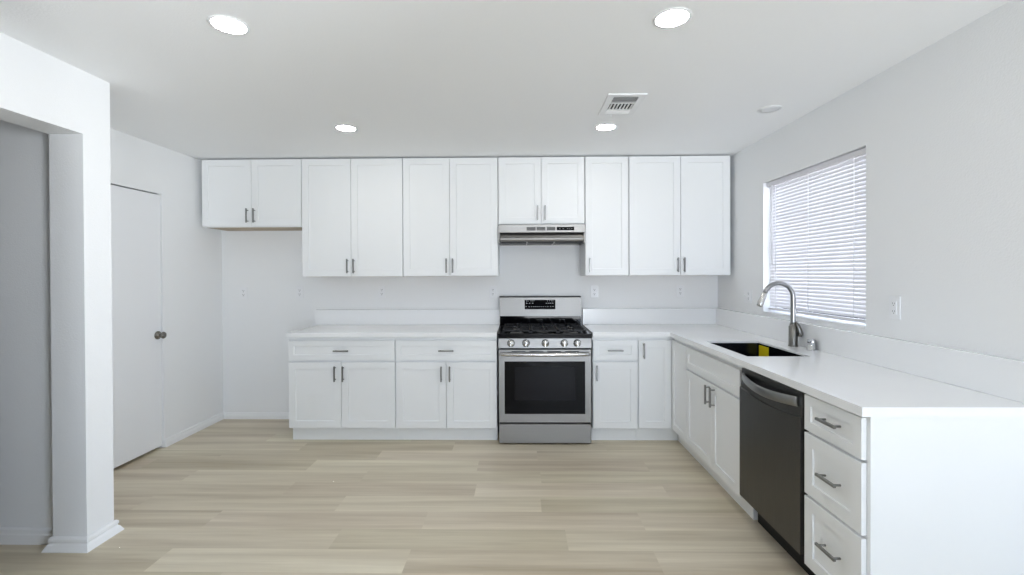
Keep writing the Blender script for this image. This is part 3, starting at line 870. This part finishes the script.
for x in (0.531, 0.561, 0.598, 0.616, 0.634):
    bm = B(); box(bm, x, x + .010, -0.002, -0.001, 0.143, 0.146); obj('switch_mark', bm, 'mark', cpn)

# ------------------------------------------------------------------ dishwasher
t = thing('dishwasher', 'dark charcoal built-in dishwasher between the sink cabinet and the drawers', 'dishwasher', (RUN_X - 0.010, 2.582, 0), R90)
DW = 2.582 - 2.020
dd = RDEPTH + 0.01
bm = B(); box(bm, 0.004, DW - 0.001, 0.045, dd, 0.150, CAB_TOP - 0.004); obj('tub', bm, 'plastic_black', t)
bm = B(); box(bm, 0.008, DW - 0.006, 0.100, 0.108, 0.0, 0.150); obj('kick_plate', bm, 'plastic_black', t)
# door skin: flat slab whose top fifth is a shallow scooped pocket with a bowed lower rim
bm = B()
zb0, zt = 0.153, 0.864; nx = 24
def rim(u): return 0.757 - 0.022 * math.sin(PI * u) ** 0.9
rows = []
for i in range(nx + 1):
    u = i / nx; x = 0.004 + (DW - 0.010) * u; rz = rim(u)
    rows.append([bm.verts.new(p) for p in ((x, 0.044, zb0), (x, 0.0, zb0), (x, 0.0, rz), (x, 0.008, rz + 0.004), (x, 0.012, 0.810), (x, 0.012, zt), (x, 0.044, zt))])
for i in range(nx):
    for k in range(6): bm.faces.new((rows[i][k], rows[i + 1][k], rows[i + 1][k + 1], rows[i][k + 1]))
    bm.faces.new((rows[i][6], rows[i + 1][6], rows[i + 1][0], rows[i][0]))
bm.faces.new(rows[0]); bm.faces.new(rows[-1][::-1])
dw = obj('door', bm, 'steel_dark', t)
bm = B()
hp = []
for k in range(21):
    u = k / 20
    hp.append((0.036 + (DW - 0.064) * u, 0.004 - 0.034 * math.sin(PI * u) ** 0.8, 0.822 - 0.016 * math.sin(PI * u)))
tube(bm, hp, 0.0225, seg=14, squash=(1.0, 0.36))
obj('handle', bm, 'nickel', dw)

# ------------------------------------------------------------------ ceiling lights, vent
def downlight(name, x, y, label, on=True, group=None, r=0.077):
    t = thing(name, label, 'ceiling light', (x, y, CEIL), 0, group)
    bm = B(); lathe(bm, (0, 0, -0.0004), (0, 0, -1), [(0, r), (.0020, r), (.0038, r - .004), (.0038, r - .0125)], seg=48, cap1=False); obj('trim_ring', bm, 'vent', t)
    bm = B(); lathe(bm, (0, 0, -0.0010), (0, 0, -1), [(0, r - .013), (.0022, r - .013), (.0024, r - .03), (.0024, .001)], seg=48); obj('lens', bm, 'lamp' if on else 'lens_off', t)
    return t
LG = 'round recessed ceiling lights'
downlight('recessed_light', -1.201, 1.885, 'lit round ceiling light at the near left, by the hallway opening', True, LG)
downlight('recessed_light', 0.623, 1.876, 'lit round ceiling light nearest the camera on the right', True, LG)
downlight('recessed_light', -1.225, 3.226, 'lit round ceiling light in front of the tall left cabinets', True, LG)
downlight('recessed_light', 0.615, 3.256, 'lit round ceiling light just beyond the air vent', True, LG)
downlight('recessed_light', 1.588, 2.929, 'unlit white round ceiling light near the kitchen window', False, LG, r=0.070)

t = thing('ceiling_vent', 'white ceiling air register with dark slots', 'vent', (0.628, 2.825, CEIL))
bm = B()
fw, fh = 0.112, 0.172
iw, ih = 0.074, 0.137
zf0, zf1 = -0.012, -0.0004
for bb in ((-fw, fw, -fh, -ih), (-fw, fw, ih, fh), (-fw, -iw, -ih, ih), (iw, fw, -ih, ih)):
    box(bm, *bb, zf0 + .004, zf1)
for y in (-0.040, 0.078): box(bm, -iw, iw, y - .007, y + .007, zf0 + .003, zf1)
obj('frame', bm, 'vent', t)
bm = B(); box(bm, -iw, iw, -ih, ih, -0.0012, -0.0005); obj('duct_opening', bm, 'duct', t)
def slatset(axis, a0, a1, n, ang, b0, b1, wd):
    bm = B()
    for k in range(n):
        c = a0 + (a1 - a0) * (k + .5) / n
        if axis == 'y': mx = Matrix.Translation((0, c, -0.0085)) @ Matrix.Rotation(ang, 4, 'X'); box(bm, b0, b1, -wd / 2, wd / 2, -.0005, .0005, mx=mx)
        else: mx = Matrix.Translation((c, 0, -0.0085)) @ Matrix.Rotation(ang, 4, 'Y'); box(bm, -wd / 2, wd / 2, b0, b1, -.0005, .0005, mx=mx)
    return obj('louvre', bm, 'vent', t)
slatset('y', -ih, -0.047, 6, math.radians(27), -iw, iw, 0.012)
bm = B()
for k in range(7):
    c = -iw + 2 * iw * (k + .5) / 7
    box(bm, c - .0042, c + .0042, -0.033, 0.071, -0.0100, -0.0030)
obj('louvre', bm, 'vent', t)
slatset('y', 0.085, ih, 4, math.radians(-35), -iw, iw, 0.015)
bm = B(); cyl(bm, (-0.030, 0.152, -0.008), (-0.030, 0.160, -0.028), 0.003, seg=8); obj('damper_lever', bm, 'vent', t)

# ------------------------------------------------------------------ outlets
OG = 'white wall outlets'
def outlet(x, z, label, wall='back', y=None, kind='duplex'):
    if wall == 'back': t = thing('wall_outlet', label, 'outlet', (x, WALL_BACK - 0.0008, z), 0, OG)
    else: t = thing('wall_outlet', label, 'outlet', (WALL_RIGHT - 0.0008, y, z), R90, OG)
    n = 2 if kind == 'double' else 1
    w = 0.035 + 0.023 * (n - 1)
    bm = B(); box(bm, -w, w, -0.006, 0.0, -0.058, 0.058, bev=0.002); obj('cover_plate', bm, 'plate', t)
    def slots(cx, cz):
        bm = B()
        for dx in (-.0063, .0063): box(bm, cx + dx - .0014, cx + dx + .0014, -0.0086, -0.0070, cz, cz + .009)
        lathe(bm, (cx, -0.0070, cz - .007), (0, -1, 0), [(0, .0030), (.0016, .0030)], seg=10)
        return bm
    def recept(cx, cz):
        bm = B(); lathe(bm, (cx, -0.0055, cz), (0, -1, 0), [(0, .0165), (.0022, .0165), (.0025, .0155)], seg=20); rc = obj('receptacle', bm, 'plate', t)
        obj('slots', slots(cx, cz), 'slot', rc)
    if kind == 'duplex':
        for cz in (-.0195, .0195): recept(0, cz)
    elif kind == 'gfci':
        bm = B(); box(bm, -0.0165, 0.0165, -0.009, -0.0055, -0.034, 0.034, bev=0.001); rc = obj('receptacle', bm, 'plate', t)
        bm = B()
        for cz in (-.022, .017):
            for dx in (-.0063, .0063): box(bm, dx - .0012, dx + .0012, -0.0094, -0.0085, cz, cz + .008)
            lathe(bm, (0, -0.0085, cz - .006), (0, -1, 0), [(0, .0025), (.001, .0025)], seg=10)
        obj('slots', bm, 'slot', rc)
        bm = B(); box(bm, -.008, .008, -0.0100, -0.0085, -.0045, .0005); box(bm, -.008, .008, -0.0100, -0.0085, .0025, .0075); obj('test_buttons', bm, 'plate', rc)
    else:
        for cz in (-.0195, .0195): recept(0.023, cz)
        bm = B(); box(bm, -0.028, -0.018, -0.008, -0.0055, -0.012, 0.012, bev=0.001); tg = obj('toggle', bm, 'plate', t)
        bm = B(); box(bm, -0.0265, -0.0195, -0.018, -0.0075, -0.001, 0.008, bev=0.001); obj('toggle_lever', bm, 'plate', tg)
outlet(-2.665, 1.218, 'white outlet on the bare back wall of the empty fridge space, leftmost of all')
outlet(-2.119, 1.222, 'white outlet under the left edge of the tall cabinets, beside the worktop end')
outlet(-1.324, 1.223, 'white outlet over the middle of the worktop left of the range')
outlet(-0.256, 1.220, 'white outlet at the left side of the range backguard')
outlet(0.712, 1.219, 'white outlet under the narrow cabinet right of the range')
outlet(1.525, 1.222, 'white outlet under the corner cabinet over the right worktop')
outlet(0, 1.204, 'wide white plate with switch and outlet on the right wall left of the window', 'right', 3.800, 'double')
outlet(0, 1.218, 'white rectangular-faced outlet on the right wall just right of the window', 'right', 2.322, 'gfci')
